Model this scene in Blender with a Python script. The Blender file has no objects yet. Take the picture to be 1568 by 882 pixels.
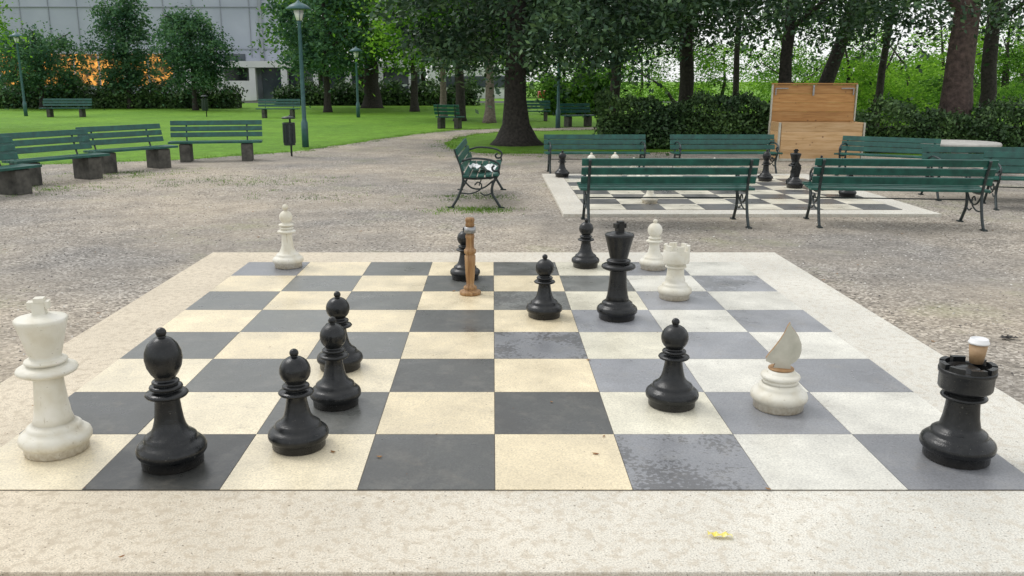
import bpy, math, random
import numpy as np
from mathutils import Vector, Matrix, geometry
random.seed(7); rng=np.random.default_rng(7)
S=bpy.context.scene
GZ=-0.045
# ------------------------------------------------------------ materials
def newmat(name):
    m=bpy.data.materials.new(name); m.use_nodes=True
    nt=m.node_tree; nt.nodes.clear()
    o=nt.nodes.new('ShaderNodeOutputMaterial')
    return m,nt,o
def N(nt,t,**kw):
    n=nt.nodes.new(t)
    for k,v in kw.items():
        if k in n.inputs: n.inputs[k].default_value=v
        else: setattr(n,k,v)
    return n
def ramp(nt,fac,stops):
    r=nt.nodes.new('ShaderNodeValToRGB'); e=r.color_ramp.elements
    while len(e)<len(stops): e.new(0.5)
    for i,(p,c) in enumerate(stops):
        e[i].position=p; e[i].color=(c[0],c[1],c[2],1) if hasattr(c,'__len__') else (c,c,c,1)
    nt.links.new(fac,r.inputs[0]); return r.outputs[0]
def mix(nt,fac,a,b,bt='MIX'):
    n=nt.nodes.new('ShaderNodeMix'); n.data_type='RGBA'; n.blend_type=bt
    for i,(s,v) in enumerate(((n.inputs[0],fac),(n.inputs[6],a),(n.inputs[7],b))):
        if hasattr(v,'links'): nt.links.new(v,s)
        elif i==0: s.default_value=v
        else: s.default_value=((v,v,v,1) if not hasattr(v,'__len__') else (v[0],v[1],v[2],1))
    return n.outputs[2]
def coords(nt,kind='Object'):
    return N(nt,'ShaderNodeTexCoord').outputs[kind]
def wpos(nt): return N(nt,'ShaderNodeNewGeometry').outputs['Position']
def noise(nt,vec,scale,detail=3,rough=.55,out=0):
    n=N(nt,'ShaderNodeTexNoise'); n.inputs['Scale'].default_value=scale
    n.inputs['Detail'].default_value=detail; n.inputs['Roughness'].default_value=rough
    nt.links.new(vec,n.inputs['Vector']); return n.outputs[out]
def principled(nt,o,col,rough=.6,bump=None,bstr=.3,bdist=.01,spec=.5,metal=0):
    p=N(nt,'ShaderNodeBsdfPrincipled')
    for s,v in ((p.inputs['Base Color'],col),(p.inputs['Roughness'],rough)):
        if hasattr(v,'links'): nt.links.new(v,s)
        else: s.default_value=(v if not hasattr(v,'__len__') else (v[0],v[1],v[2],1))
    p.inputs['Specular IOR Level'].default_value=spec; p.inputs['Metallic'].default_value=metal
    if bump is not None:
        b=N(nt,'ShaderNodeBump'); b.inputs['Strength'].default_value=bstr; b.inputs['Distance'].default_value=bdist
        nt.links.new(bump,b.inputs['Height']); nt.links.new(b.outputs[0],p.inputs['Normal'])
    nt.links.new(p.outputs[0],o.inputs[0]); return p
def simple(name,c1,c2,scale=8,rough=.6,bstr=.2,bdist=.005,spec=.5,metal=0,world=False,detail=3,lo=.3,hi=.7):
    m,nt,o=newmat(name); v=wpos(nt) if world else coords(nt)
    n=noise(nt,v,scale,detail)
    principled(nt,o,ramp(nt,n,[(lo,c1),(hi,c2)]),rough,n,bstr,bdist,spec,metal); return m

def leafmat(name,c1,c2,c3,trans=.35):
    m,nt,o=newmat(name)
    g=N(nt,'ShaderNodeNewGeometry')
    col=ramp(nt,g.outputs['Random Per Island'],[(0,c1),(.55,c2),(1,c3)])
    n=noise(nt,g.outputs['Position'],.9,1)
    col=mix(nt,1.0,col,ramp(nt,n,[(.3,(.5,.56,.6)),(.7,(1.35,1.28,1.1))]),'MULTIPLY')
    if trans<.3:
        principled(nt,o,col,.5,spec=.3); return m
    p=N(nt,'ShaderNodeBsdfDiffuse'); nt.links.new(col,p.inputs['Color'])
    t=N(nt,'ShaderNodeBsdfTranslucent'); nt.links.new(mix(nt,1.0,col,(1.35,1.5,.75),'MULTIPLY'),t.inputs[0])
    mx=N(nt,'ShaderNodeMixShader'); mx.inputs[0].default_value=trans
    nt.links.new(p.outputs[0],mx.inputs[1]); nt.links.new(t.outputs[0],mx.inputs[2]); nt.links.new(mx.outputs[0],o.inputs[0])
    return m
M={}
M['leaf_dark']=leafmat('leaf_dark',(.024,.062,.034),(.046,.10,.05),(.09,.165,.065),.2)
M['leaf_blue']=leafmat('leaf_blue',(.05,.11,.075),(.08,.165,.105),(.13,.235,.13),.31)
M['leaf_mid']=leafmat('leaf_mid',(.05,.13,.03),(.095,.205,.045),(.165,.30,.07),.38)
M['leaf_light']=leafmat('leaf_light',(.10,.22,.035),(.165,.32,.055),(.28,.45,.09),.48)
M['leaf_hedge']=leafmat('leaf_hedge',(.03,.068,.026),(.06,.12,.042),(.12,.21,.07),.22)
M['grass_blade']=leafmat('grass_blade',(.07,.15,.025),(.12,.24,.04),(.2,.30,.08),.3)
M['hedge_core']=simple('hedge_core',(.006,.012,.005),(.02,.035,.012),6,.9)
M['bark']=simple('bark',(.014,.012,.01),(.05,.042,.036),14,.9,.8,.03,world=True)
M['bark_grey']=simple('bark_grey',(.12,.09,.08),(.26,.21,.18),14,.9,.8,.03,world=True)
M['bark_brown']=simple('bark_brown',(.035,.024,.02),(.11,.075,.064),10,.9,.9,.04,world=True)
M['green_paint']=simple('green_paint',(.004,.05,.040),(.012,.11,.082),9,.35,.15,.002)
M['iron']=simple('iron',(.01,.016,.017),(.03,.045,.045),30,.4,.2,.002)
M['lamp_paint']=simple('lamp_paint',(.03,.09,.10),(.06,.14,.15),10,.45)
M['lamp_glass']=simple('lamp_glass',(.75,.75,.72),(.85,.85,.82),5,.3)
M['concrete_dark']=simple('concrete_dark',(.03,.03,.026),(.11,.105,.09),7,.85,.4,.01)
M['joint']=simple('joint_mortar',(.10,.09,.075),(.22,.19,.15),30,.85,.4,.004)
M['concrete']=simple('concrete',(.35,.34,.31),(.5,.48,.44),7,.8,.3,.01)
M['paper']=simple('paper',(.6,.62,.62),(.85,.86,.86),9,.6)
M['yellow']=simple('wrapper_yellow',(.75,.6,.02),(.85,.8,.4),40,.4)
M['dry_leaf']=simple('dry_leaf',(.16,.05,.02),(.35,.2,.06),60,.7)
M['dark_organic']=simple('dark_organic',(.01,.01,.01),(.04,.035,.03),60,.7)
def piece_black():
    m,nt,o=newmat('black_plastic'); v=wpos(nt)
    n=noise(nt,v,34,3); n2=noise(nt,v,9,3); n3=noise(nt,v,210,1)
    col=ramp(nt,n,[(.35,(.004,.005,.006)),(.75,(.014,.015,.016))])
    g=N(nt,'ShaderNodeNewGeometry'); sx=N(nt,'ShaderNodeSeparateXYZ'); nt.links.new(g.outputs['Normal'],sx.inputs[0])
    up=ramp(nt,sx.outputs[2],[(.4,0),(1,.32)]); dm=mix(nt,1.0,up,ramp(nt,n2,[(.4,0),(.62,1)]),'MULTIPLY')
    col=mix(nt,dm,col,(.06,.058,.052))
    sz=N(nt,'ShaderNodeSeparateXYZ'); nt.links.new(v,sz.inputs[0])
    dirt=N(nt,'ShaderNodeMapRange'); nt.links.new(sz.outputs[2],dirt.inputs[0])
    dirt.inputs[1].default_value=0;dirt.inputs[2].default_value=.05;dirt.inputs[3].default_value=.45;dirt.inputs[4].default_value=0
    col=mix(nt,dirt.outputs[0],col,(.06,.053,.045))
    spk=noise(nt,v,130,1,.5); col=mix(nt,ramp(nt,spk,[(.71,0),(.76,.45)]),col,(.12,.115,.10))
    r=ramp(nt,n2,[(.3,.17),(.7,.42)])
    h=mix(nt,.35,n,n3)
    principled(nt,o,col,r,h,.45,.004,.42); return m
def piece_white():
    m,nt,o=newmat('white_plastic'); v=wpos(nt)
    n=noise(nt,v,9,3,.55); n2=noise(nt,v,55,2)
    mp=N(nt,'ShaderNodeMapping'); mp.inputs['Scale'].default_value=(60,60,3.2); nt.links.new(v,mp.inputs[0])
    n3=noise(nt,mp.outputs[0],1,2)
    col=ramp(nt,n,[(.25,(.61,.56,.44)),(.48,(.70,.67,.57)),(.7,(.76,.735,.66))])
    col=mix(nt,ramp(nt,n3,[(.67,0),(.76,.5)]),col,(.36,.30,.2))
    spk=noise(nt,v,80,1,.5); col=mix(nt,ramp(nt,spk,[(.73,0),(.77,.5)]),col,(.28,.22,.14))
    sz=N(nt,'ShaderNodeSeparateXYZ'); nt.links.new(v,sz.inputs[0])
    dirt=N(nt,'ShaderNodeMapRange'); nt.links.new(sz.outputs[2],dirt.inputs[0])
    dirt.inputs[1].default_value=0;dirt.inputs[2].default_value=.09;dirt.inputs[3].default_value=.75;dirt.inputs[4].default_value=0
    dd=mix(nt,1.0,dirt.outputs[0],ramp(nt,n2,[(.3,.5),(.7,1.3)]),'MULTIPLY')
    col=mix(nt,dd,col,(.33,.26,.17))
    principled(nt,o,col,.48,n2,.3,.004,.4); return m
M['black']=piece_black(); M['white']=piece_white()
def wood(name,c1,c2,c3,sc=(3,3,40),rough=.55,knots=True):
    m,nt,o=newmat(name); v=coords(nt)
    mp=N(nt,'ShaderNodeMapping'); mp.inputs['Scale'].default_value=sc; nt.links.new(v,mp.inputs[0])
    n=noise(nt,mp.outputs[0],1.2,5,.6); g=N(nt,'ShaderNodeNewGeometry')
    col=ramp(nt,n,[(.3,c1),(.5,c2),(.72,c3)])
    col=mix(nt,1.0,col,ramp(nt,g.outputs['Random Per Island'],[(0,.82),(1,1.15)]),'MULTIPLY')
    if knots:
        k=N(nt,'ShaderNodeTexVoronoi'); k.inputs['Scale'].default_value=5; nt.links.new(v,k.inputs['Vector'])
        col=mix(nt,ramp(nt,k.outputs['Distance'],[(.05,.8),(.13,0)]),col,(.14,.06,.02))
    principled(nt,o,col,rough,n,.25,.003); return m
M['wood_chest']=wood('wood_chest',(.42,.25,.10),(.55,.35,.17),(.63,.43,.24),(2,20,20))
M['wood_lid']=wood('wood_lid',(.32,.15,.04),(.43,.21,.06),(.5,.28,.10),(2,20,20))
M['wood_stake']=wood('wood_stake',(.14,.065,.022),(.30,.16,.06),(.42,.26,.12),(40,40,3),knots=False)
M['cup_brown']=simple('cup_brown',(.32,.2,.1),(.42,.28,.16),30,.6)
M['cup_lid']=simple('cup_lid',(.75,.75,.75),(.85,.85,.85),9,.35)
M['metal_grey']=simple('metal_grey',(.22,.22,.22),(.4,.4,.4),30,.4,metal=.6)
M['ply_white']=simple('ply_white',(.40,.39,.32),(.55,.53,.45),14,.6)
M['ply_edge']=simple('ply_edge',(.25,.13,.05),(.4,.24,.11),40,.6)
def board_mat():
    m,nt,o=newmat('board_tiles'); v=wpos(nt)
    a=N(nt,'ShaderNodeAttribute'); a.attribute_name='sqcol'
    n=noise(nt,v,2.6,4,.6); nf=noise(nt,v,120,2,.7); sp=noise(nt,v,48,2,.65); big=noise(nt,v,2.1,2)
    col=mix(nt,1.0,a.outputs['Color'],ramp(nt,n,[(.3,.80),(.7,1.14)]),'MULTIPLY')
    col=mix(nt,1.0,col,ramp(nt,nf,[(.3,.78),(.7,1.16)]),'MULTIPLY')
    mm=N(nt,'ShaderNodeMath',operation='ADD'); nt.links.new(sp,mm.inputs[0])
    m2=N(nt,'ShaderNodeMath',operation='MULTIPLY_ADD'); nt.links.new(big,m2.inputs[0]); m2.inputs[1].default_value=1.5; m2.inputs[2].default_value=-.75
    nt.links.new(m2.outputs[0],mm.inputs[1])
    msk=ramp(nt,mm.outputs[0],[(.50,0),(.58,1)])
    f=N(nt,'ShaderNodeMath',operation='MULTIPLY'); nt.links.new(msk,f.inputs[0]); nt.links.new(a.outputs['Alpha'],f.inputs[1])
    col=mix(nt,f.outputs[0],col,(.06,.058,.055))
    wd=noise(nt,v,5.5,5,.7)
    col=mix(nt,ramp(nt,wd,[(.50,0),(.72,.15)]),col,(.42,.39,.33))
    d=noise(nt,v,7,6,.75)
    col=mix(nt,ramp(nt,d,[(.58,0),(.76,.35)]),col,(.26,.22,.17))
    gr=noise(nt,v,85,1,.5); col=mix(nt,ramp(nt,gr,[(.74,0),(.77,.6)]),col,(.12,.09,.06))
    r=ramp(nt,n,[(.3,.22),(.7,.46)])
    principled(nt,o,col,r,nf,.15,.002,.45); return m
M['tiles']=board_mat()
def slab_mat():
    m,nt,o=newmat('slab_stone'); v=wpos(nt)
    n=noise(nt,v,1.3,4); f=noise(nt,v,150,2,.7); md=noise(nt,v,22,4,.7)
    s=N(nt,'ShaderNodeSeparateXYZ'); nt.links.new(v,s.inputs[0])
    mr=N(nt,'ShaderNodeMapRange'); nt.links.new(s.outputs[0],mr.inputs[0]); mr.inputs[1].default_value=-1.8; mr.inputs[2].default_value=1.4
    base=mix(nt,mr.outputs[0],(.65,.565,.43),(.67,.645,.57))
    col=mix(nt,1.0,base,ramp(nt,n,[(.3,.86),(.7,1.1)]),'MULTIPLY')
    col=mix(nt,1.0,col,ramp(nt,f,[(.32,.62),(.5,1.0),(.7,1.2)]),'MULTIPLY')
    amt=mix(nt,mr.outputs[0],.75,.35)
    col=mix(nt,mix(nt,1.0,ramp(nt,md,[(.49,0),(.60,1)]),amt,'MULTIPLY'),col,(.46,.385,.28))
    st=noise(nt,v,62,2,.5); col=mix(nt,ramp(nt,st,[(.67,0),(.71,.8)]),col,(.16,.13,.09))
    principled(nt,o,col,.6,f,.35,.003,.4); return m
M['slab']=slab_mat()
def gravel_mat():
    m,nt,o=newmat('gravel_ground'); v=wpos(nt)
    vo=N(nt,'ShaderNodeTexVoronoi'); vo.inputs['Scale'].default_value=55; nt.links.new(v,vo.inputs['Vector'])
    sp=N(nt,'ShaderNodeSeparateColor'); nt.links.new(vo.outputs['Color'],sp.inputs[0])
    col=ramp(nt,sp.outputs[0],[(0,(.07,.066,.06)),(.3,(.22,.203,.18)),(.7,(.41,.378,.335)),(1,(.72,.68,.62))])
    fine=noise(nt,v,32,4,.8); flat=ramp(nt,fine,[(.3,(.22,.197,.168)),(.7,(.49,.443,.375))])
    zone=noise(nt,v,.45,3,.6)
    col=mix(nt,ramp(nt,zone,[(.38,.3),(.6,.75)]),col,flat)
    big=noise(nt,v,.3,3,.6); med=noise(nt,v,2.2,4,.65)
    col=mix(nt,1.0,col,ramp(nt,big,[(.35,(.76,.77,.79)),(.65,(1.24,1.17,1.06))]),'MULTIPLY')
    col=mix(nt,1.0,col,ramp(nt,med,[(.3,.80),(.7,1.18)]),'MULTIPLY')
    gp=noise(nt,v,.55,5,.75)
    col=mix(nt,ramp(nt,gp,[(.55,0),(.70,.5)]),col,(.20,.215,.095))
    bp=N(nt,'ShaderNodeMath',operation='ADD'); nt.links.new(vo.outputs['Distance'],bp.inputs[0]); nt.links.new(fine,bp.inputs[1])
    principled(nt,o,col,.85,bp.outputs[0],.6,.012,.3); return m
M['gravel']=gravel_mat()
def grass_mat():
    m,nt,o=newmat('lawn_grass'); v=wpos(nt)
    b=noise(nt,v,.25,3); f=noise(nt,v,30,3,.8); md=noise(nt,v,2.5,4,.7)
    col=ramp(nt,f,[(.3,(.085,.20,.014)),(.5,(.145,.31,.026)),(.72,(.23,.42,.05))])
    col=mix(nt,1.0,col,ramp(nt,b,[(.3,(.8,.85,.85)),(.7,(1.2,1.12,1.1))]),'MULTIPLY')
    col=mix(nt,1.0,col,ramp(nt,md,[(.3,.75),(.7,1.2)]),'MULTIPLY')
    principled(nt,o,col,.8,f,.8,.04,.2); return m
M['grass']=grass_mat()
m,nt,o=newmat('pebble_stone'); g=N(nt,'ShaderNodeNewGeometry')
principled(nt,o,ramp(nt,g.outputs['Random Per Island'],[(0,(.05,.047,.043)),(.4,(.22,.20,.18)),(.8,(.46,.43,.38)),(1,(.75,.73,.68))]),.8); M['stones']=m
M['facade']=simple('facade_grey',(.33,.36,.43),(.42,.45,.52),.3,.6)
M['facade_white']=simple('facade_white',(.6,.61,.62),(.75,.75,.75),.5,.6)
M['glass']=simple('dark_glass',(.03,.04,.05),(.1,.12,.14),.4,.1,.02)
M['seam']=simple('facade_seam',(.24,.26,.30),(.31,.33,.36),.4,.6)
m,nt,o=newmat('lit_orange_interior'); v=wpos(nt); n=noise(nt,v,1.6,4,.7)
p=principled(nt,o,ramp(nt,n,[(.4,(.08,.05,.03)),(.62,(.7,.3,.05))]),.6)
nt.links.new(ramp(nt,n,[(.46,(0,0,0)),(.62,(1,.42,.08))]),p.inputs['Emission Color']); p.inputs['Emission Strength'].default_value=.9; M['orange']=m
M['car_red']=simple('car_red',(.5,.02,.02),(.6,.04,.03),3,.3)
M['tyre']=simple('tyre',(.01,.01,.01),(.03,.03,.03),9,.8)
M['asphalt']=simple('asphalt',(.04,.04,.042),(.07,.07,.07),20,.8,world=True)
# ------------------------------------------------------------ mesh builder
class MB:
    def __init__(s): s.v=[];s.f=[];s.m=[];s.sm=[]
    def add(s,v,f,mi=0,smooth=False,M4=None):
        b=len(s.v)
        if M4 is not None: v=[tuple(M4@Vector(p)) for p in v]
        s.v+= [tuple(p) for p in v]
        for q in f: s.f.append([i+b for i in q]); s.m.append(mi); s.sm.append(smooth)
    def box(s,c,d,mi=0,M4=None,R=None):
        x,y,z=[k/2 for k in d]
        v=[Vector((a*x,b*y,e*z)) for e in(-1,1) for b in(-1,1) for a in(-1,1)]
        if R is not None: v=[R@p for p in v]
        v=[p+Vector(c) for p in v]
        s.add(v,[(0,2,3,1),(4,5,7,6),(0,1,5,4),(2,6,7,3),(0,4,6,2),(1,3,7,5)],mi,False,M4)
    def lathe(s,prof,n=40,mi=0,c=(0,0,0),M4=None,smooth=True):
        v=[];f=[]
        for r,z in prof:
            r=max(r,1e-4)
            for i in range(n):
                a=2*math.pi*i/n; v.append((c[0]+r*math.cos(a),c[1]+r*math.sin(a),c[2]+z))
        for k in range(len(prof)-1):
            for i in range(n):
                j=(i+1)%n; f.append((k*n+i,k*n+j,(k+1)*n+j,(k+1)*n+i))
        f.append(tuple(reversed(range(n)))); f.append(tuple((len(prof)-1)*n+i for i in range(n)))
        s.add(v,f,mi,smooth,M4)
    def tube(s,pts,rad,n=8,mi=0,M4=None,jit=0):
        pts=[Vector(p) for p in pts]
        if not hasattr(rad,'__len__'): rad=[rad]*len(pts)
        v=[];f=[];up=None
        for k,p in enumerate(pts):
            t=(pts[min(k+1,len(pts)-1)]-pts[max(k-1,0)]).normalized()
            if up is None:
                up=Vector((1,0,0)) if abs(t.x)<.8 else Vector((0,1,0))
            up=(up-t*up.dot(t)).normalized(); w=t.cross(up)
            for i in range(n):
                a=2*math.pi*i/n; r=rad[k]*(1+jit*random.uniform(-1,1))
                v.append(p+up*math.cos(a)*r+w*math.sin(a)*r)
        for k in range(len(pts)-1):
            for i in range(n):
                j=(i+1)%n; f.append((k*n+i,k*n+j,(k+1)*n+j,(k+1)*n+i))
        f.append(tuple(reversed(range(n)))); f.append(tuple((len(pts)-1)*n+i for i in range(n)))
        s.add(v,f,mi,True,M4)
    def mesh(s,name,mats):
        me=bpy.data.meshes.new(name); me.from_pydata(s.v,[],s.f)
        for m in mats: me.materials.append(M[m])
        me.polygons.foreach_set('material_index',s.m); me.polygons.foreach_set('use_smooth',s.sm); me.update()
        return me
    def obj(s,name,mats,loc=(0,0,0),rz=0,parent=None,bevel=0):
        return put(name,s.mesh(name,mats),loc,rz,parent,bevel)
def put(name,me,loc=(0,0,0),rz=0,parent=None,bevel=0,scale=None):
    o=bpy.data.objects.new(name,me); S.collection.objects.link(o)
    o.location=loc; o.rotation_euler=(0,0,rz)
    if scale: o.scale=scale
    if parent: o.parent=parent
    if bevel:
        b=o.modifiers.new('bev','BEVEL'); b.width=bevel; b.segments=2; b.limit_method='ANGLE'
    return o
def empty(name,loc=(0,0,0),rz=0):
    o=bpy.data.objects.new(name,None); S.collection.objects.link(o); o.location=loc; o.rotation_euler=(0,0,rz); o.empty_display_size=.2; return o
def smoothpath(pts,n=6):
    pts=[Vector(p) for p in pts]; out=[]
    for i in range(len(pts)-1):
        p0=pts[max(i-1,0)];p1=pts[i];p2=pts[i+1];p3=pts[min(i+2,len(pts)-1)]
        for k in range(n):
            t=k/n; out.append(.5*((2*p1)+(p2-p0)*t+(2*p0-5*p1+4*p2-p3)*t*t+(3*p1-p0-3*p2+p3)*t**3))
    out.append(pts[-1]); return out
# ------------------------------------------------------------ camera, light
cam=bpy.data.cameras.new('camera'); co=bpy.data.objects.new('camera',cam); S.collection.objects.link(co)
co.location=(0,-3.13,1.594); co.rotation_euler=(math.radians(90-13.65),0,0)
cam.lens=30.08; cam.sensor_width=36; cam.shift_x=.019; cam.clip_end=2000; S.camera=co
w=bpy.data.worlds.new('World'); S.world=w; w.use_nodes=True; nt=w.node_tree
bg=nt.nodes['Background']; sky=nt.nodes.new('ShaderNodeTexSky'); sky.sky_type='NISHITA'; sky.sun_disc=False
EL=math.radians(52); AZ=math.radians(-60)
sky.sun_elevation=EL; sky.sun_rotation=AZ; sky.dust_density=1.5; sky.air_density=1.0
hs=nt.nodes.new('ShaderNodeHueSaturation'); hs.inputs['Saturation'].default_value=.3; hs.inputs['Value'].default_value=1.25
nt.links.new(sky.outputs[0],hs.inputs['Color'])
# overcast: high cloud layer veils the clear sky
tc=nt.nodes.new('ShaderNodeTexCoord'); cn=noise(nt,tc.outputs['Generated'],2.2,3)
cloud=ramp(nt,cn,[(.3,(.82,.84,.87)),(.7,(1,1,1))])
cl=mix(nt,1.0,cloud,(9.3,9.35,9.3),'MULTIPLY')
nt.links.new(mix(nt,.64,hs.outputs[0],cl),bg.inputs[0]); bg.inputs[1].default_value=.15
sl=bpy.data.lights.new('sun','SUN'); so=bpy.data.objects.new('sun',sl); S.collection.objects.link(so)
sl.energy=1.1; sl.angle=math.radians(22); sl.color=(1,.98,.95)
sd=Vector((math.sin(AZ)*math.cos(EL),math.cos(AZ)*math.cos(EL),math.sin(EL)))
so.rotation_euler=(-sd).to_track_quat('-Z','Y').to_euler(); so.location=(0,0,20)
S.view_settings.view_transform='Standard'; S.view_settings.look='None'; S.view_settings.exposure=0
# ------------------------------------------------------------ ground
b=MB(); b.add([(-400,-60,GZ-.006),(400,-60,GZ-.006),(400,900,GZ-.006),(-400,900,GZ-.006)],[(0,1,2,3)]); b.obj('lawn',['grass'])
poly=[(-13,-12),(-13,9),(-10.8,13.0),(-8.7,14.3),(-6.7,15.1),(-5.5,16.2),(-4.5,17.7),(-3.7,20),(-2.96,22.4),(-2.1,24.6),(-1.2,26.2),(.5,27.3),(3,28),(8,28.5),(8,27),(3,26.3),(.3,25.4),(-.5,24.2),(-1.04,22.4),(-1.3,20.4),(-1.05,18.2),(-.3,16.9),(1.6,16.6),(2.6,17),(4.5,17.2),(6,17),(9,16),(12,15),(18,13),(18,-12)]
P=[]
for i,p in enumerate(poly):
    q=poly[(i+1)%len(poly)]; L=math.dist(p,q); n=max(1,int(L/.3))
    for k in range(n):
        t=k/n; P.append(Vector((p[0]+(q[0]-p[0])*t+random.gauss(0,.05),p[1]+(q[1]-p[1])*t+random.gauss(0,.05),GZ)))
tri=geometry.tessellate_polygon([P])
me=bpy.data.meshes.new('gravel_ground'); me.from_pydata([tuple(p) for p in P],[],[tuple(t) for t in tri]); me.materials.append(M['gravel'])
bound=P
og=put('gravel_ground',me)
me.update()
for p in me.polygons:
    if p.normal.z<0: p.flip()
b=MB(); b.add([(-60,62,GZ),(60,62,GZ),(60,68,GZ),(-60,68,GZ)],[(0,1,2,3)]); b.obj('road',['asphalt'])
def pebbles():
    n=24000; V=[];F=[]
    oc=[(1,0,0),(-.5,.87,0),(-.5,-.87,0),(0,0,.8)]; k=0
    while k<n:
        y=-1.5+random.random()**1.5*15; x=random.uniform(-9,9)
        if abs(x)<2.72 and -.62<y<4.98: continue
        s=random.uniform(.004,.012); a=random.random()*6.28
        c,sn=math.cos(a),math.sin(a); base=len(V)
        for q in oc: V.append((x+(q[0]*c-q[1]*sn)*s*random.uniform(.7,1.3),y+(q[0]*sn+q[1]*c)*s,GZ+q[2]*s*random.uniform(.6,1.2)))
        F+=[(base,base+1,base+3),(base+1,base+2,base+3),(base+2,base,base+3)]; k+=1
    me=bpy.data.meshes.new('gravel_stones'); me.from_pydata(V,[],F); me.materials.append(M['stones']); put('gravel_stones',me)
pebbles()
def blades(name,pts,h=(.03,.09),n=12,spread=.08,mat='grass_blade'):
    V=[];F=[]
    for (x,y) in pts:
        for _ in range(n):
            px=x+random.gauss(0,spread);py=y+random.gauss(0,spread);a=random.random()*6.28;hh=random.uniform(*h);wd=random.uniform(.003,.007)
            dx,dy=math.cos(a)*wd,math.sin(a)*wd; lx,ly=random.gauss(0,.35)*hh,random.gauss(0,.35)*hh; bI=len(V)
            V+=[(px-dx,py-dy,GZ-.003),(px+dx,py+dy,GZ-.003),(px+lx,py+ly,GZ+hh)]; F.append((bI,bI+1,bI+2))
    me=bpy.data.meshes.new(name); me.from_pydata(V,[],F); me.materials.append(M[mat]); return put(name,me)
pts=[]
for p in bound:
    if p.y>8 and p.x<17:
        for _ in range(7): pts.append((p.x+random.gauss(0,.18),p.y+random.gauss(0,.18)))
for cx,cy,r,n in ((-.25,7.9,.25,100),(-.3,9.2,.3,50),(-4.3,10.9,.7,60),(-3.0,11.3,.6,15),(-6.5,12.2,.6,80),(-7.1,10.2,.7,80),(2.2,16.2,1.2,60),(.3,16.6,.6,60),(-2.6,9.2,.5,20)):
    for _ in range(n): pts.append((cx+random.gauss(0,r),cy+random.gauss(0,r*.6)))
blades('grass_tufts',pts,h=(.008,.035),n=14)
# ------------------------------------------------------------ boards
def chess_board(cx,y0,sq,bord,cols,name,zt,front=None):
    front=front or bord
    root=empty(name,(0,0,0)); hw=4*sq
    b=MB(); x0=cx-hw-bord; x1=cx+hw+bord; ya=y0-front; yb=y0+8*sq+bord
    b.box(((x0+x1)/2,(ya+yb)/2,(zt+GZ-.05)/2),(x1-x0,yb-ya,zt-GZ+.05)); b.obj('slab',['slab'],parent=root,bevel=.006)
    b=MB(); b.box((cx,y0+hw,zt+.001),(8*sq,8*sq,.004)); b.obj('joint_bed',['joint'],parent=root)
    V=[];F=[];C=[];g=.0015*sq/.55
    for r in range(8):
        for c in range(8):
            x=cx-hw+c*sq;y=y0+r*sq;k=len(V); j=random.uniform(-.0004,.0004)
            xa,xb,ya_,yb_=x+g,x+sq-g,y+g,y+sq-g
            V+=[(a,d,zt+e) for e in (.001,.006+j) for a,d in((xa,ya_),(xb,ya_),(xb,yb_),(xa,yb_))]
            F+=[(k+4,k+5,k+6,k+7),(k,k+1,k+5,k+4),(k+1,k+2,k+6,k+5),(k+2,k+3,k+7,k+6),(k+3,k,k+4,k+7)]; C.append(cols(r,c))
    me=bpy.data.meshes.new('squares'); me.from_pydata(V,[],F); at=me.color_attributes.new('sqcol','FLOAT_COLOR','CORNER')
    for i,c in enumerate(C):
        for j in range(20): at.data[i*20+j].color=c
    me.materials.append(M['tiles']); put('squares',me,parent=root)
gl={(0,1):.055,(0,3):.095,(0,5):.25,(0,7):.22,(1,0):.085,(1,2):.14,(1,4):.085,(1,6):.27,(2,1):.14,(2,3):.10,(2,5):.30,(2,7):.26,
(3,0):.15,(3,2):.16,(3,4):.22,(3,6):.30,(4,1):.19,(4,3):.10,(4,5):.33,(4,7):.29,(5,0):.18,(5,2):.15,(5,4):.19,(5,6):.32,(6,1):.18,(6,3):.12,(6,5):.19,(6,7):.34,(7,0):.24,(7,2):.14,(7,4):.14,(7,6):.26}  # dark-square greys; sky reflection on the right-hand ones is painted into the colour
mo={(0,5):.6,(0,3):.35,(1,4):.55,(3,4):.7,(5,4):.6,(2,3):.4,(4,3):.4,(6,5):.5,(7,4):.4,(1,2):.2,(6,7):.4,(7,6):.4,(5,2):.25}
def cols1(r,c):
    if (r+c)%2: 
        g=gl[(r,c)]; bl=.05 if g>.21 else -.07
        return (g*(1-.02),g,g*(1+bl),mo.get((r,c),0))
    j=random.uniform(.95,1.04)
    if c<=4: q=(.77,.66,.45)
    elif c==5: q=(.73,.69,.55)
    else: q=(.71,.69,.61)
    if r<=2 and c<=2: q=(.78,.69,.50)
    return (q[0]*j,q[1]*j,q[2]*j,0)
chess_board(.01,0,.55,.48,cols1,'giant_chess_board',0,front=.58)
def cols2(r,c):
    return (.13,.13,.13,.3) if (r+c)%2 else (.70,.66,.54,0)
chess_board(3.2,7.65,.5,.33,cols2,'giant_chess_board',GZ+.04)
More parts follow.
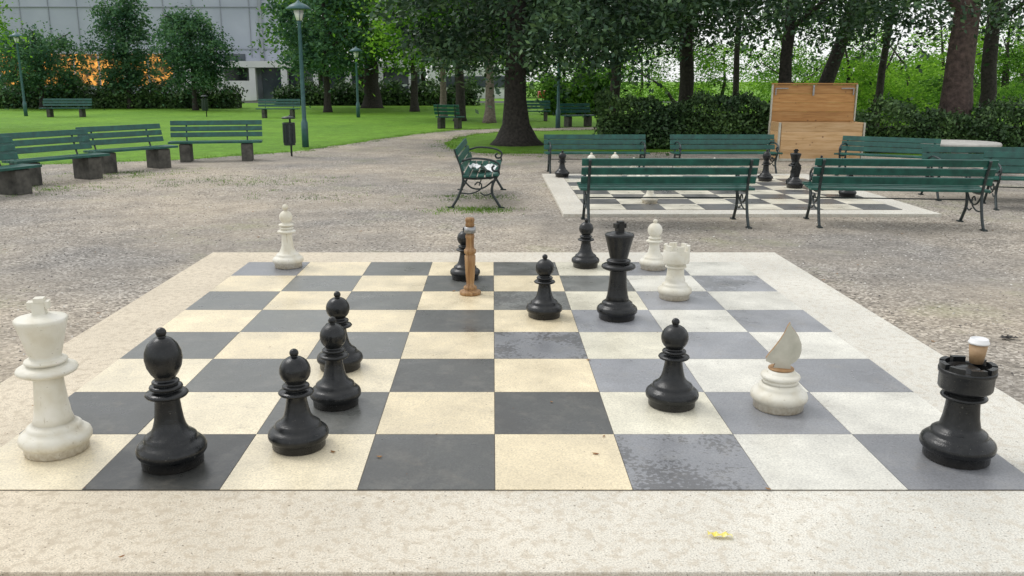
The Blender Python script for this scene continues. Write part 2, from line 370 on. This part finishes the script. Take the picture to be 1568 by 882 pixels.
# ------------------------------------------------------------ pieces
BASE=[(0,0),(.110,0),(.117,.006),(.118,.036),(.124,.041),(.132,.052),(.1335,.066),(.129,.080),(.116,.092),(.104,.098),(.100,.106),(.099,.114),(.090,.121),(.074,.132)]
def sc(prof,kr,kz): return [(r*kr,z*kz) for r,z in prof]
def ring(r0,z0,r,h,steps=6):
    out=[]
    for i in range(steps+1):
        a=-math.pi/2+math.pi*i/steps; out.append((r0+(r-r0)*math.cos(a),z0+h/2+h/2*math.sin(a)))
    return out
def ball(r,zc,a0,a1,n=9,sx=1):
    return [(r*math.cos(math.radians(a0+(a1-a0)*i/n))*sx,zc+r*math.sin(math.radians(a0+(a1-a0)*i/n))) for i in range(n+1)]
pawnP=BASE+[(.060,.155),(.052,.185),(.046,.22),(.043,.246)]+ring(.045,.25,.078,.026)+ring(.045,.282,.060,.02)+[(.040,.308)]+ball(.068,.365,-52,78)+ball(.020,.447,-50,88,6)
bishP=sc(BASE,1.08,1.12)+[(.068,.17),(.060,.20),(.054,.25),(.050,.295)]+ring(.05,.30,.088,.03)+ring(.05,.335,.068,.022)+ring(.045,.36,.056,.016)+[(.040,.385)]+[(.055,.405),(.070,.435),(.0765,.47),(.073,.50),(.060,.53),(.040,.552),(.022,.562)]+ball(.022,.58,-50,88,6)
kingP=sc(BASE,1.12,1.05)+[(.085,.14),(.076,.17),(.068,.23),(.062,.30),(.06,.345)]+ring(.06,.352,.125,.05,8)+ring(.07,.405,.088,.022)+[(.062,.432),(.068,.45),(.080,.50),(.094,.555),(.104,.588),(.106,.602),(.100,.608),(.06,.618),(.028,.625)]
rookP=sc(BASE,1.12,1.1)+[(.080,.155),(.072,.19),(.067,.24),(.065,.268)]+ring(.065,.272,.092,.024)+[(.080,.30),(.088,.312),(.102,.318),(.106,.325),(.107,.385),(.112,.39),(.113,.402),(.111,.408),(.086,.408),(.084,.39),(.06,.392),(.045,.41),(.02,.418),(0,.419)]
wrP=BASE+[(.078,.145),(.070,.17),(.066,.21),(.064,.235)]+ring(.064,.238,.084,.022)+[(.074,.265),(.080,.275),(.098,.280),(.102,.287),(.102,.372),(.100,.376),(.076,.376),(.074,.34),(0,.338)]
wbP=sc(BASE,1.0,1.0)+[(.060,.16),(.05,.19),(.046,.25),(.044,.29)]+ring(.045,.30,.080,.03)+ring(.045,.335,.060,.02)+ring(.04,.36,.066,.024)+[(.035,.39)]+ball(.056,.44,-50,78)+[(.016,.497)]+ball(.026,.525,-60,88,7)
def mk_simple(prof,mat,name):
    b=MB(); b.lathe(prof,44); return b.mesh(name,[mat])
def mk_king(mat,name):
    b=MB(); b.lathe(kingP,44)
    b.box((0,0,.648),(.05,.05,.05)); b.box((0,0,.664),(.085,.042,.03)) ; b.box((.004,0,.684),(.04,.044,.02))
    return b.mesh(name,[mat])
def mk_rook(mat,name,prof=None,zb=.407,zt=.430,r0=.088,r1=.110,nc=8,gap=.25):
    b=MB(); b.lathe(prof or rookP,44)
    for k in range(nc):
        v=[];f=[];n=5; st=360/nc
        for i in range(n+1):
            a=math.radians(k*st+st*gap/2+i*st*(1-gap)/n)
            for r in(r0,r1):
                for z in(zb,zt): v.append((r*math.cos(a),r*math.sin(a),z))
        for i in range(n):
            q=i*4; f+=[(q+1,q+3,q+7,q+5),(q+2,q+6,q+7,q+3),(q,q+1,q+5,q+4)]
        f+=[(0,2,3,1),(n*4,n*4+1,n*4+3,n*4+2)]
        b.add(v,f)
    return b.mesh(name,[mat])
def mk_knight(mat,name):
    b=MB(); b.lathe(sc(BASE,1.03,1.05)+[(.088,.135),(.080,.15)]+ring(.075,.152,.095,.03)+[(.07,.186),(.066,.20),(.02,.203)],44)
    b.lathe([(0,.2035),(.062,.2035),(.062,.209),(0,.209)],24,1)
    sil=[(-.040,.205),(-.030,.232),(-.048,.228),(-.062,.236),(-.074,.240),(-.076,.255),(-.060,.282),(-.040,.312),(-.020,.345),(.000,.385),(.014,.425),(.024,.443),(.034,.42),(.052,.398),(.070,.372),(.084,.340),(.087,.305),(.080,.272),(.064,.248),(.042,.232),(.044,.205)]
    n=len(sil); th=.011; v=[(x,-th,z) for x,z in sil]+[(x,th,z) for x,z in sil]
    tr=geometry.tessellate_polygon([[Vector((x,z,0)) for x,z in sil]])
    b.add(v,[tuple(t) for t in tr]+[tuple(i+n for i in reversed(t)) for t in tr],2)
    b.add(v,[(i,i+n,(i+1)%n+n,(i+1)%n) for i in range(n)],1)
    return b.mesh(name,[mat,'ply_edge','ply_white'])
def mk_dark_knight(name):
    b=MB(); b.lathe(BASE+[(.06,.15),(.05,.17)],28)
    sil=[(-.04,.165),(-.02,.22),(-.075,.225),(-.08,.25),(-.04,.31),(0,.37),(.02,.40),(.05,.36),(.075,.30),(.06,.22),(.05,.165)]
    n=len(sil); v=[(x,-.02,z) for x,z in sil]+[(x,.02,z) for x,z in sil]
    b.add(v,[tuple(range(n)),tuple(reversed(range(n,2*n)))]+[(i,i+n,(i+1)%n+n,(i+1)%n) for i in range(n)])
    return b.mesh(name,['black'])
bp=mk_simple(pawnP,'black','black_chess_pawn'); wp=mk_simple(pawnP,'white','white_chess_pawn')
bb=mk_simple(bishP,'black','black_chess_bishop'); wb=mk_simple(wbP,'white','white_chess_bishop')
bk=mk_king('black','black_chess_king'); wk=mk_king('white','white_chess_king')
br=mk_rook('black','black_chess_rook'); wr=mk_rook('white','white_chess_rook',wrP,.375,.415,.078,.101,6,.38); wn=mk_knight('white','white_chess_knight'); bn=mk_dark_knight('black_chess_knight')
Z=.0055
def pc(name,me,x,y,s=1,rz=0,z=Z,sz=None): return put(name,me,(x,y,z),rz,scale=(s,s,sz or s))
Yo=-3.13
pc('white_chess_king',wk,-1.925,.38,1.0,.25)
pc('black_chess_bishop',bb,-1.364,3.376+Yo,1.0)
pc('black_chess_pawn',bp,-.864,3.55+Yo,1.0,sz=.975)
pc('black_chess_pawn',bp,-.79,4.06+Yo,.96,1,sz=.98)
pc('black_chess_pawn',bp,-.865,4.62+Yo,.97,2,sz=.96)
pc('white_chess_bishop',wb,-1.787,7.33+Yo,1.0)
pc('black_chess_pawn',bp,-.225,6.86+Yo,.93,3)
pc('black_chess_pawn',bp,.357,5.71+Yo,.94,.5)
pc('black_chess_king',bk,.852,5.66+Yo,.93,.4,sz=.97)
pc('black_chess_pawn',bp,.813,7.33+Yo,.92,1.5)
pc('white_chess_pawn',wp,1.394,7.25+Yo,.93,1.5)
pc('white_chess_rook',wr,1.363,6.22+Yo,.95,.1,sz=.98)
pc('black_chess_pawn',bp,.901,4.05+Yo,.99,2.5,sz=.97)
pc('white_chess_knight',wn,1.426,4.015+Yo,1.0,-.24)
pc('black_chess_rook',br,2.005,3.428+Yo,1.0,.3)
b=MB(); b.lathe([(0,0),(.078,0),(.082,.01),(.08,.026),(.06,.032),(.045,.038),(.052,.05),(.048,.062),(.03,.075),(.030,.10),(.036,.16),(.040,.24),(.042,.30),(.036,.305),(.036,.315),(.044,.32),(.046,.345),(.036,.352),(.030,.37),(.030,.43),(.034,.44),(.034,.455),(.03,.46),(.03,.475)],28)
b.lathe([(.0,.475),(.043,.475),(.043,.52),(0,.52)],28,1)
b.lathe([(0,.5201),(.03,.5201),(.036,.535),(.03,.55),(.033,.56),(.036,.575),(.030,.59),(0,.592)],28,0)
b.obj('wooden_chess_core',['wood_stake','metal_grey'],(-.17,6.343+Yo,Z))
b=MB(); b.lathe([(0,0),(.027,0),(.037,.085),(0,.085)],32,0); b.lathe([(0,.0852),(.041,.0852),(.041,.093),(.037,.096),(.036,.106),(.033,.108),(.032,.103),(0,.103)],32,1)
b.obj('coffee_cup',['cup_brown','cup_lid'],(2.062,3.47+Yo,Z+.4185))
z2=GZ+.0455
for n,me,x,y,s in (('black_chess_pawn',bp,1.18,11.45,.95),('white_chess_pawn',wp,1.62,11.0,.95),('white_chess_pawn',wp,2.02,11.1,.95),('white_chess_pawn',wp,2.1,8.25,.85),
    ('white_chess_pawn',wp,3.4,10.07,.95),('white_chess_rook',wr,3.05,11.1,.8),('white_chess_pawn',wp,2.3,10.9,.8),('black_chess_bishop',bb,4.43,10.8,.85),('black_chess_king',bk,4.72,10.3,.8),('black_chess_knight',bn,4.6,9.9,1.0),('black_chess_bishop',bb,4.88,9.66,.85),('black_chess_knight',bn,5.0,8.9,.9)):
    pc(n,me,x,y,s,random.random()*.6,z2)
o=pc('white_chess_pawn',wp,2.2,9.9,.9,0,z2+.11); o.rotation_euler=(math.radians(86),0,1.2)
# ------------------------------------------------------------ iron benches
def iron_bench(x,y,rz,L=2.0,H=1.0,name='park_bench'):
    root=empty(name,(x,y,GZ),rz); h=L/2-.09
    b=MB()
    for sx in(-h,h):
        for pth,r in (([(-.34,0.01),(-.27,.12),(-.21,.27),(-.19,.40),(-.22,.55),(-.27,.68),(-.30,.77)],.017),
                      ([(.30,.01),(.25,.09),(.19,.2),(.20,.32),(.25,.41)],.018),
                      ([(-.19,.40),(-.05,.385),(.12,.395),(.25,.41)],.015),
                      ([(-.24,.60),(-.10,.645),(.06,.645),(.20,.62),(.28,.57),(.27,.50),(.21,.49),(.19,.53),(.22,.56)],.014),
                      ([(.27,.50),(.28,.45),(.25,.41)],.013),
                      ([(-.19,.38),(-.10,.28),(0,.25),(.10,.28),(.2,.36)],.011),
                      ([(-.23,.2),(-.1,.19),(.03,.24),(.05,.31),(0,.34),(-.04,.3)],.009),
                      ([(.19,.2),(.1,.17),(.04,.2)],.009)):
            b.tube(smoothpath([(sx,a,c*H) for a,c in pth],5),r,8)
        b.box((sx,-.35,.008),(.05,.09,.016)); b.box((sx,.31,.008),(.05,.09,.016))
    b.tube([(-h,.02,.30*H),(h,.02,.30*H)],.008,6)
    b.obj('cast_iron_frame',['iron'],parent=root)
    b=MB()
    for yy,zz in((-.15,.405),(-.055,.403),(.045,.408),(.145,.416),(.24,.424)):
        b.box((0,yy,zz*H+.018),(L,.082,.028))
    b.obj('seat',['green_paint'],parent=root,bevel=.005)
    b=MB()
    for zz in(.53,.635,.74):
        yy=-.205-(zz-.5)*.33
        b.box((0,yy+.022,zz*H),(L,.026,.085),R=Matrix.Rotation(math.radians(17)+random.gauss(0,.012),3,'X'))
    b.obj('backrest',['green_paint'],parent=root,bevel=.005)
    return root
iron_bench(2.01,6.86,math.radians(0))
iron_bench(4.66,6.78,math.radians(-7),1.95)
iron_bench(-.17,9.05,math.radians(-90-1.5),2.1)
iron_bench(1.86,12.4,math.radians(180),1.85,.86)
iron_bench(4.18,12.4,math.radians(180),1.9,.86)
iron_bench(6.85,11.9,math.radians(-215),1.6,.84)
iron_bench(7.15,9.0,math.radians(-186),1.95,.90)
iron_bench(7.5,7.95,math.radians(-196),2.0,.9)
b=MB(); nx,ny=10,8; V=[];F=[]
for j in range(ny):
    for i in range(nx):
        V.append(((i/(nx-1)-.5)*.32,(j/(ny-1)-.5)*.42,.02+random.uniform(0,.05)+.03*math.sin(i*.9)))
for j in range(ny-1):
    for i in range(nx-1): F.append((j*nx+i,j*nx+i+1,(j+1)*nx+i+1,(j+1)*nx+i))
b.add(V,F); b.obj('newspaper',['paper'],(-.12,8.5,GZ+.45),.3)
# ------------------------------------------------------------ concrete-leg benches
def conc_bench(x,y,rz,L=1.9,legw=.26):
    root=empty('park_bench',(x,y,GZ),rz)
    b=MB()
    for sx in(-L*.33,L*.33): b.box((sx,0,.18),(legw,.42,.37))
    b.obj('concrete_legs',['concrete_dark'],parent=root,bevel=.015)
    b=MB()
    for sx in(-L*.33,L*.33):
        b.tube([(sx,.17,.3),(sx,.24,.45),(sx,.34,.8)],.018,6,1)
    for yy in(-.2,-.1,0,.1): b.box((0,yy,.395),(L,.088,.04))
    for zz in(.53,.65,.77): b.box((0,.205+(zz-.45)*.28,zz),(L,.03,.095),R=Matrix.Rotation(math.radians(-15),3,'X'))
    b.obj('slats',['green_paint','iron'],parent=root,bevel=.005)
conc_bench(-5.75,14.9,math.radians(12),1.85,.22)
conc_bench(-6.75,13.0,math.radians(55),1.7)
conc_bench(-7.2,11.1,math.radians(62),1.7)
conc_bench(-7.3,8.95,math.radians(70),1.9)
conc_bench(-19.6,37,math.radians(3),2.2,.15); conc_bench(-9.6,36,math.radians(0),1.9,.15)
conc_bench(-1.5,27.3,math.radians(160),.95,.14); conc_bench(3.1,28.5,math.radians(20),1.2,.14); conc_bench(1.8,33,0,1.2,.14)
def bin_(x,y,s=1):
    root=empty('litter_bin',(x,y,GZ)); root.scale=(s,s,s); b=MB()
    b.tube([(0,.13,0),(0,.13,.9)],.022,8)
    b.lathe([(0,.25),(.12,.25),(.125,.26),(.135,.72),(.14,.73),(.13,.74),(.12,.70),(.11,.3),(0,.3)],20)
    for k in range(10):
        a=k*.628; b.box((.132*math.cos(a),.132*math.sin(a),.5),(.008,.03,.4),R=Matrix.Rotation(a,3,'Z'))
    b.lathe([(0,.82),(.15,.82),(.13,.86),(0,.88)],20); b.tube([(0,.13,.85),(0,0,.85)],.015,6)
    b.obj('basket_and_post',['iron'],parent=root)
bin_(-4.46,15.9); bin_(-13.2,37,1.1)
def lamp(x,y,H=3.4):
    root=empty('street_lamp',(x,y,GZ)); b=MB()
    b.lathe([(0,0),(.085,0),(.085,.6),(.06,.66),(.055,.7),(.045,H-.35),(.05,H-.34),(.06,H-.3),(.03,H-.28),(0,H-.28)],16)
    b.lathe([(.03,H+.02),(.30,H-.02),(.31,H),(.2,H+.09),(.06,H+.15),(.02,H+.2),(0,H+.2)],24)
    for k in range(4):
        a=k*1.5708+.4; b.tube([(.05*math.cos(a),.05*math.sin(a),H-.3),(.15*math.cos(a),.15*math.sin(a),H-.1),(.17*math.cos(a),.17*math.sin(a),H)],.008,5)
    b.obj('pole_and_hood',['lamp_paint'],parent=root)
    b=MB(); b.lathe([(0,H-.27),(.07,H-.27),(.13,H-.03),(0,H-.03)],20); b.obj('glass_globe',['lamp_glass'],parent=root)
lamp(-4.73,18.75,3.33); lamp(-6.1,36.5,2.9); lamp(-22,38,3.6); lamp(2.3,27.5,2.7)
# ------------------------------------------------------------ storage chest
root=empty('wooden_storage_chest',(6.80,15.15,GZ),math.radians(-1))
b=MB()
for k in range(4): b.box((0,-.35,.05+.09+k*.186),(1.66,.03,.183))
for k in range(4):
    for sx in(-.84,.84): b.box((sx,0,.14+k*.186),(.03,.67,.183))
    b.box((0,.35,.14+k*.186),(1.66,.03,.183))
b.obj('box_planks',['wood_chest'],parent=root,bevel=.003)
b=MB()
for sx in(-.865,.865):
    for sy in (-.35,.35): b.box((sx,sy,.395),(.035,.06,.79))
b.box((0,-.372,.03),(1.69,.03,.05))
b.obj('corner_posts',['ply_white'],parent=root,bevel=.004)
b=MB(); Rl=Matrix.Rotation(math.radians(-4),3,'X')
for k in range(4): b.box((.03,.36+.012*k,.80+.09+k*.186),(1.74,.025,.183),R=Rl)
for sx in(-.86,.92): b.box((sx,.36,1.17),(.025,.06,.76),1)
b.box((.03,.34,.80),(1.74,.04,.04)); b.box((.03,.39,1.565),(1.80,.07,.03))
b.box((0,.33,1.43),(.035,.03,.22),2)
for sx in(-.66,.72): b.box((sx,.345,1.47),(.26,.02,.022),2); b.box((sx+(-.13 if sx<0 else .13),.345,1.40),(.022,.02,.14),2)
b.obj('open_lid',['wood_lid','ply_white','metal_grey'],parent=root,bevel=.003)
b=MB(); b.lathe([(0,.50),(.62,.50),(.64,.52),(.64,.55),(.62,.57),(0,.57)],32); b.lathe([(0,0),(.22,0),(.15,.1),(.13,.499),(0,.499)],16)
b.obj('stone_table',['concrete'],(8.35,12.3,GZ))
# ------------------------------------------------------------ litter
b=MB(); V=[];F=[]
for i in range(9):
    for j in range(3): V.append((i*.011-.044,(j-1)*.012+.003*math.sin(i*1.3),.012+.006*math.sin(i*2.1+j)+random.uniform(0,.004)))
for i in range(8):
    for j in range(2): F.append((i*3+j,(i+1)*3+j,(i+1)*3+j+1,i*3+j+1))
b.add(V,F); b.obj('sweet_wrapper',['yellow'],(.815,-.36,.0),-.1)
V=[];F=[]
def dl(x,y,s,z):
    a=random.random()*6.28;k=len(V)
    for (u,v,w_) in((-1,0,.3),(-.3,.45,.1),(.5,.4,.15),(1,0,.35),(.4,-.45,.05),(-.4,-.4,.1)):
        V.append((x+(u*math.cos(a)-v*math.sin(a))*s,y+(u*math.sin(a)+v*math.cos(a))*s,z+w_*s*random.uniform(.5,1.2)))
    F.append((k,k+1,k+2,k+3,k+4,k+5))
for x,y in((-.49,.3),(.45,.33),(.56,1.62),(.51,.52),(.3,.95),(.36,2.5),(-.7,.35),(-1.27,-.5),(2.9,3.9),(-.3,3.3),(1.1,.0),(-2.3,.9),(1.6,1.0)): dl(x,y,random.uniform(.009,.018),.009)
for _ in range(110):
    dl(random.uniform(-2.6,2.6),random.uniform(-.55,4.8),random.uniform(.002,.006),.008)
for _ in range(200):
    x,y=random.uniform(-8,9),random.uniform(-1,14)
    if abs(x)<2.75 and -.7<y<5: continue
    dl(x,y,random.uniform(.008,.022),GZ+.004)
me=bpy.data.meshes.new('fallen_leaves'); me.from_pydata(V,[],F); me.materials.append(M['dry_leaf']); put('fallen_leaves',me)
V=[];F=[]
for _ in range(9): dl(3.35+random.gauss(0,.03),2.2+random.gauss(0,.015),.03,GZ+.012)
me=bpy.data.meshes.new('bird_feather'); me.from_pydata(V,[],F); me.materials.append(M['dark_organic']); put('bird_feather',me)
# ------------------------------------------------------------ foliage
def leafmesh(name,C,size,mat,up=.6,asp=.55):
    n=len(C); nr=rng.normal(size=(n,3)); nr[:,2]+=up*2*np.sign(rng.random(n)-.15); nr/=np.linalg.norm(nr,axis=1)[:,None]
    t=rng.normal(size=(n,3)); t-=nr*(t*nr).sum(1)[:,None]; t/=np.linalg.norm(t,axis=1)[:,None]; u=np.cross(nr,t)
    s=(size*rng.uniform(.6,1.3,n))[:,None]
    V=np.stack([C-t*s,C+u*s*asp-nr*s*.1,C+t*s,C-u*s*asp-nr*s*.1],1).reshape(-1,3).astype(np.float32)
    me=bpy.data.meshes.new(name); me.vertices.add(4*n); me.vertices.foreach_set('co',V.ravel())
    me.loops.add(4*n); me.loops.foreach_set('vertex_index',np.arange(4*n,dtype=np.int32))
    me.polygons.add(n); me.polygons.foreach_set('loop_start',np.arange(0,4*n,4,dtype=np.int32)); me.polygons.foreach_set('loop_total',np.full(n,4,dtype=np.int32))
    me.materials.append(M[mat]); me.update(calc_edges=True); me.validate(); return me
def crown_pts(R,z0,z1,nc,nl,sig,flat=.55,shell=.55):
    out=[]
    for _ in range(nc):
        u=rng.random(); rr=R*math.sqrt(max(.05,math.sin(math.pi*(u*.82+.14))))*(1+.14*rng.normal())
        k=shell+(1-shell)*math.sqrt(rng.random()) if rng.random()<.75 else rng.random()
        a=rng.random()*2*math.pi; c=np.array([rr*k*math.cos(a),rr*k*math.sin(a),z0+(z1-z0)*u])
        s=sig*rng.uniform(.6,1.4); p=rng.normal(size=(int(nl*rng.uniform(.6,1.3)),3))*s; p[:,2]*=flat
        p[:,2]-=.25*(p[:,0]**2+p[:,1]**2)/s
        out.append(p+c)
    return np.concatenate(out)
def trunk(b,H,r,lean=(0,0),flare=1.6,mi=0,branches=6,z0=2.0,seed=0,spread=2):
    rs=random.Random(seed); pts=[];rad=[]
    for k in range(13):
        t=k/12; pts.append((lean[0]*t*H+rs.gauss(0,.03)*r*3*(k>0),lean[1]*t*H+rs.gauss(0,.03)*r*3*(k>0),-.05+t*H))
        rad.append(r*(1-.6*t)*(1+(flare-1)*math.exp(-t*H/.28)))
    pts.insert(1,(pts[0][0],pts[0][1],.15)); rad.insert(1,r*(1+(flare-1)*.5))
    b.tube(pts,rad,14,mi,jit=.05)
    for i in range(branches):
        zz=z0+(H*.85-z0)*i/max(1,branches-1); a=rs.random()*6.28; L=spread*rs.uniform(.6,1.1); x,y=lean[0]*zz,lean[1]*zz
        b.tube(smoothpath([(x,y,zz-.1),(x+math.cos(a)*L*.3,y+math.sin(a)*L*.3,zz+L*.2),(x+math.cos(a+.2)*L*.65,y+math.sin(a+.2)*L*.65,zz+L*.45),(x+math.cos(a+.1)*L,y+math.sin(a+.1)*L,zz+L*.6)],3),[r*.4*(1-.08*k) for k in range(10)],7,mi)
def tree(name,x,y,r,H,R,z0,z1,nc,nl,sig,leaf,mat,bark,lean=(0,0),flare=1.6,off=(0,0),seed=0,shell=.55):
    root=empty(name,(x,y,GZ)); b=MB(); trunk(b,H,r,lean,flare,seed=seed,z0=z0,spread=R*.8); b.obj('trunk',[bark],parent=root)
    C=crown_pts(R,z0,z1,nc,nl,sig,shell=shell); C[:,0]+=off[0]; C[:,1]+=off[1]
    put('crown',leafmesh('crown',C,leaf,mat),parent=root); return root
tree('linden_tree',.62,19.6,.33,7,3.4,2.3,6.0,230,150,.40,.08,'leaf_dark','bark',flare=2.3,off=(.35,0),seed=1)
tree('oak_tree',11.0,17.8,.38,7,3.2,3.2,6.2,75,100,.36,.07,'leaf_dark','bark_brown',lean=(.035,0),flare=1.5,seed=2)
tree('maple_tree',7.95,21,.20,7,3.2,3.0,6,85,110,.38,.08,'leaf_dark','bark',lean=(.02,0),seed=3)
tree('maple_tree',6.0,24,.26,7,3.2,3.0,6.5,90,110,.40,.085,'leaf_dark','bark',lean=(-.03,0),seed=4)
tree('maple_tree',10.2,25,.26,8,3.0,3.5,7,55,100,.40,.085,'leaf_dark','bark',lean=(.28,0),seed=5)
tree('maple_tree',14.8,23,.24,8,3.2,3.2,7,60,100,.40,.075,'leaf_dark','bark',lean=(-.04,0),seed=6)
tree('maple_tree',4.2,27,.2,7,3.0,3.2,6.5,90,110,.42,.09,'leaf_dark','bark',seed=7)
tree('maple_tree',13.2,27,.14,8,2.4,3.6,7,28,90,.38,.07,'leaf_mid','bark',lean=(.05,0),seed=27)
tree('maple_tree',9.2,30,.13,8,2.4,3.8,7,28,90,.38,.07,'leaf_mid','bark',lean=(-.02,0),seed=28)
tree('birch_tree',-.12,31.5,.19,7,2.4,3.6,7,80,100,.45,.10,'leaf_mid','bark_grey',seed=8)
tree('ash_tree',-1.35,33,.2,7,2.6,3.3,7,85,100,.45,.11,'leaf_mid','bark',seed=9)
tree('ash_tree',-2.2,36,.15,7,3.0,2.9,7,85,100,.5,.11,'leaf_light','bark_grey',seed=10)
tree('ash_tree',-7.3,50,.5,9,5.2,3.2,9.5,150,110,.7,.15,'leaf_mid','bark',seed=11)
tree('ash_tree',-8.7,43,.18,7,2.6,2.4,7,100,100,.45,.12,'leaf_blue','bark',seed=12)
tree('maple_tree',-4.2,44,.2,8,3.2,3.1,8,95,100,.5,.13,'leaf_light','bark',seed=13)
tree('hornbeam_tree',-16.7,46,.13,5,1.9,1.6,5.2,130,110,.34,.09,'leaf_blue','bark',seed=14,shell=.3)
tree('hornbeam_tree',-21.6,49,.13,5,1.5,1.5,7,100,110,.38,.10,'leaf_blue','bark',seed=15,shell=.3)
tree('hornbeam_tree',-26.3,48,.15,4,2.5,1.4,4.3,100,110,.45,.10,'leaf_blue','bark',seed=16,shell=.3)
tree('birch_tree',-19.0,27,.12,6,1.7,2.7,6,55,90,.35,.08,'leaf_light','bark_grey',seed=17,off=(.6,0))
def hedge(name,x0,x1,y,h,th,n,mat='leaf_hedge',rz=0,leaf=.05,core=True,wild=0):
    cx=(x0+x1)/2; L=x1-x0; root=empty(name,(cx,y,GZ),rz)
    if core:
        b=MB(); b.box((0,0,(h-.3)/2),(L-.3,th-.4,h-.3)); b.obj('inner_branches',['hedge_core'],parent=root)
    C=rng.uniform([-L/2,-th/2,.03],[L/2,th/2,h],size=(n,3))
    face=rng.random(n); i=face<.55; C[i,1]=-th/2+rng.normal(size=i.sum())*.09; j=(face>=.55)&(face<.85); C[j,2]=h+rng.normal(size=j.sum())*.06
    bump=.10*np.sin(C[:,0]*2.3)+.07*np.sin(C[:,0]*5.1+1)+.05*np.sin(C[:,0]*11); C[:,2]+=bump*(C[:,2]/h)*(1+wild*3); C[:,1]+=.10*np.sin(C[:,0]*3.7+C[:,2]*4)
    if wild: C+=rng.normal(size=C.shape)*wild*.3
    C[:,2]=np.maximum(C[:,2],.02)
    put('leaves',leafmesh('leaves',C,leaf,mat,up=.2),parent=root)
hedge('hedge',2.55,7.4,18.6,1.10,1.0,17000)
hedge('hedge',8.2,20,17.0,.88,1.0,24000,rz=math.radians(-4),wild=.12)
hedge('shrub_row',-31,-15.3,50,1.15,2.0,14000,leaf=.10,wild=.5)
hedge('shrub_row',-14.5,-1,56,1.1,1.6,8000,leaf=.12,wild=.5)
hedge('shrub_row',2.5,6,40,1.6,1.6,6000,'leaf_mid',leaf=.10,wild=.5)
cm=[leafmesh('crown_mass',crown_pts(1,0.0,1.7,75,60,.15,shell=.4),.036,mt) for mt in('leaf_light','leaf_mid','leaf_dark','leaf_blue','leaf_light','leaf_mid')]
def mass(name,items):
    root=empty(name)
    for i,(x,y,z,sx,sz,k) in enumerate(items):
        if random.random()<.5: k={0:4,1:5}.get(k,k)
        put('tree_crown',cm[k],(x,y,GZ+z),random.random()*6.28,root,scale=(sx,sx*random.uniform(.8,1.2),sz))
    b=MB()
    for (x,y,z,sx,sz,k) in items:
        b.tube([(x,y,GZ-.05),(x+random.gauss(0,.2),y,z+sz*.5),(x+random.gauss(0,.6),y,z+sz*1.5),(x+random.gauss(0,.9),y,z+sz*2.2)],[.13+.02*sx,.10+.015*sx,.05,.02],7)
    b.obj('trunks',['bark'],parent=root)
it=[]
for _ in range(17): it.append((random.uniform(8,32),random.uniform(29,40),-.4,random.uniform(1.3,2.3),random.uniform(.8,1.7),random.choice([0,0,0,1])))
for _ in range(10): it.append((random.uniform(8,40),random.uniform(38,50),random.uniform(0,1.5),random.uniform(2.0,3.0),random.uniform(1.5,2.6),random.choice([0,0,1,2])))
mass('undergrowth',it)
it=[]
for x in np.arange(-1,75,4.0): it.append((x+random.gauss(0,1),random.uniform(72,90),random.uniform(-.5,.3),random.uniform(3.0,4.2),random.uniform(2.2,4.2),random.choice([0,1,1,0,2])))
for x in np.arange(-95,-44,6): it.append((x,random.uniform(60,80),0,random.uniform(4,5),random.uniform(3,4.5),random.choice([1,3])))
for x in (-13,-9.5,-5,-2,1.5): it.append((x+random.gauss(0,.3),random.uniform(58,62),random.uniform(2.4,3),random.uniform(2.6,3.4),random.uniform(3.0,4.4),random.choice([0,1,1])))
mass('distant_trees',it)
# ------------------------------------------------------------ buildings
root=empty('office_building',(-31,72,GZ)); b=MB()
b.box((1,6,8.5),(24,12,17)); b.obj('walls',['facade'],parent=root)
b=MB()
for k in range(1,10): b.box((-11+k*2.4,-.03,10),(.05,.08,13))
for z in (4.2,7.6,11): b.box((1,-.05,z),(24,.12,.07))
b.box((11.5,-.1,9),(.3,.25,16)); b.obj('panel_joints',['seam'],parent=root)
b=MB()
for k in range(10): b.box((-9.8+k*2.1,-.04,2.5),(1.9,.1,2.6),1 if k<7 else 0)
b.obj('ground_floor_windows',['glass','orange'],parent=root)
root=empty('low_pavilion',(-15.5,69,GZ)); b=MB()
b.box((0,3,2.9),(20,6.6,.5)); b.box((3,3,1.3),(13,5,2.6),1)
for k in range(8): b.box((-9.3+k*2.6,0,1.33),(.5,.5,2.6))
b.box((-7,.2,.8),(6,.2,1.6)); b.obj('roof_and_columns',['facade_white','glass'],parent=root)
root=empty('low_pavilion',(-1.5,78,GZ)); b=MB()
b.box((0,3,1.4),(9,6,2.8)); b.box((0,-.05,1.5),(6,.06,1.0),1); b.obj('walls',['facade_white','glass'],parent=root)
def car(x,y):
    root=empty('parked_car',(x,y,GZ)); b=MB()
    pr=[(-2.1,.35),(-2.1,.8),(-1.3,.92),(-.7,1.42),(.8,1.45),(1.5,.95),(2.1,.85),(2.15,.35)]; n=len(pr)
    v=[(a,-.85,c) for a,c in pr]+[(a,.85,c) for a,c in pr]
    b.add(v,[tuple(range(n)),tuple(reversed(range(n,2*n)))]+[(i,i+n,(i+1)%n+n,(i+1)%n) for i in range(n)])
    b.box((0,-.86,1.15),(1.6,.03,.35),1)
    for a in(-1.3,1.35):
        for s in(-.8,.8): b.lathe([(0,-.1),(.33,-.1),(.33,.1),(0,.1)],16,2,M4=Matrix.Translation((a,s,.33))@Matrix.Rotation(math.pi/2,4,'X'))
    b.obj('body',['car_red','glass','tyre'],parent=root,bevel=.03)
car(5.6,64)
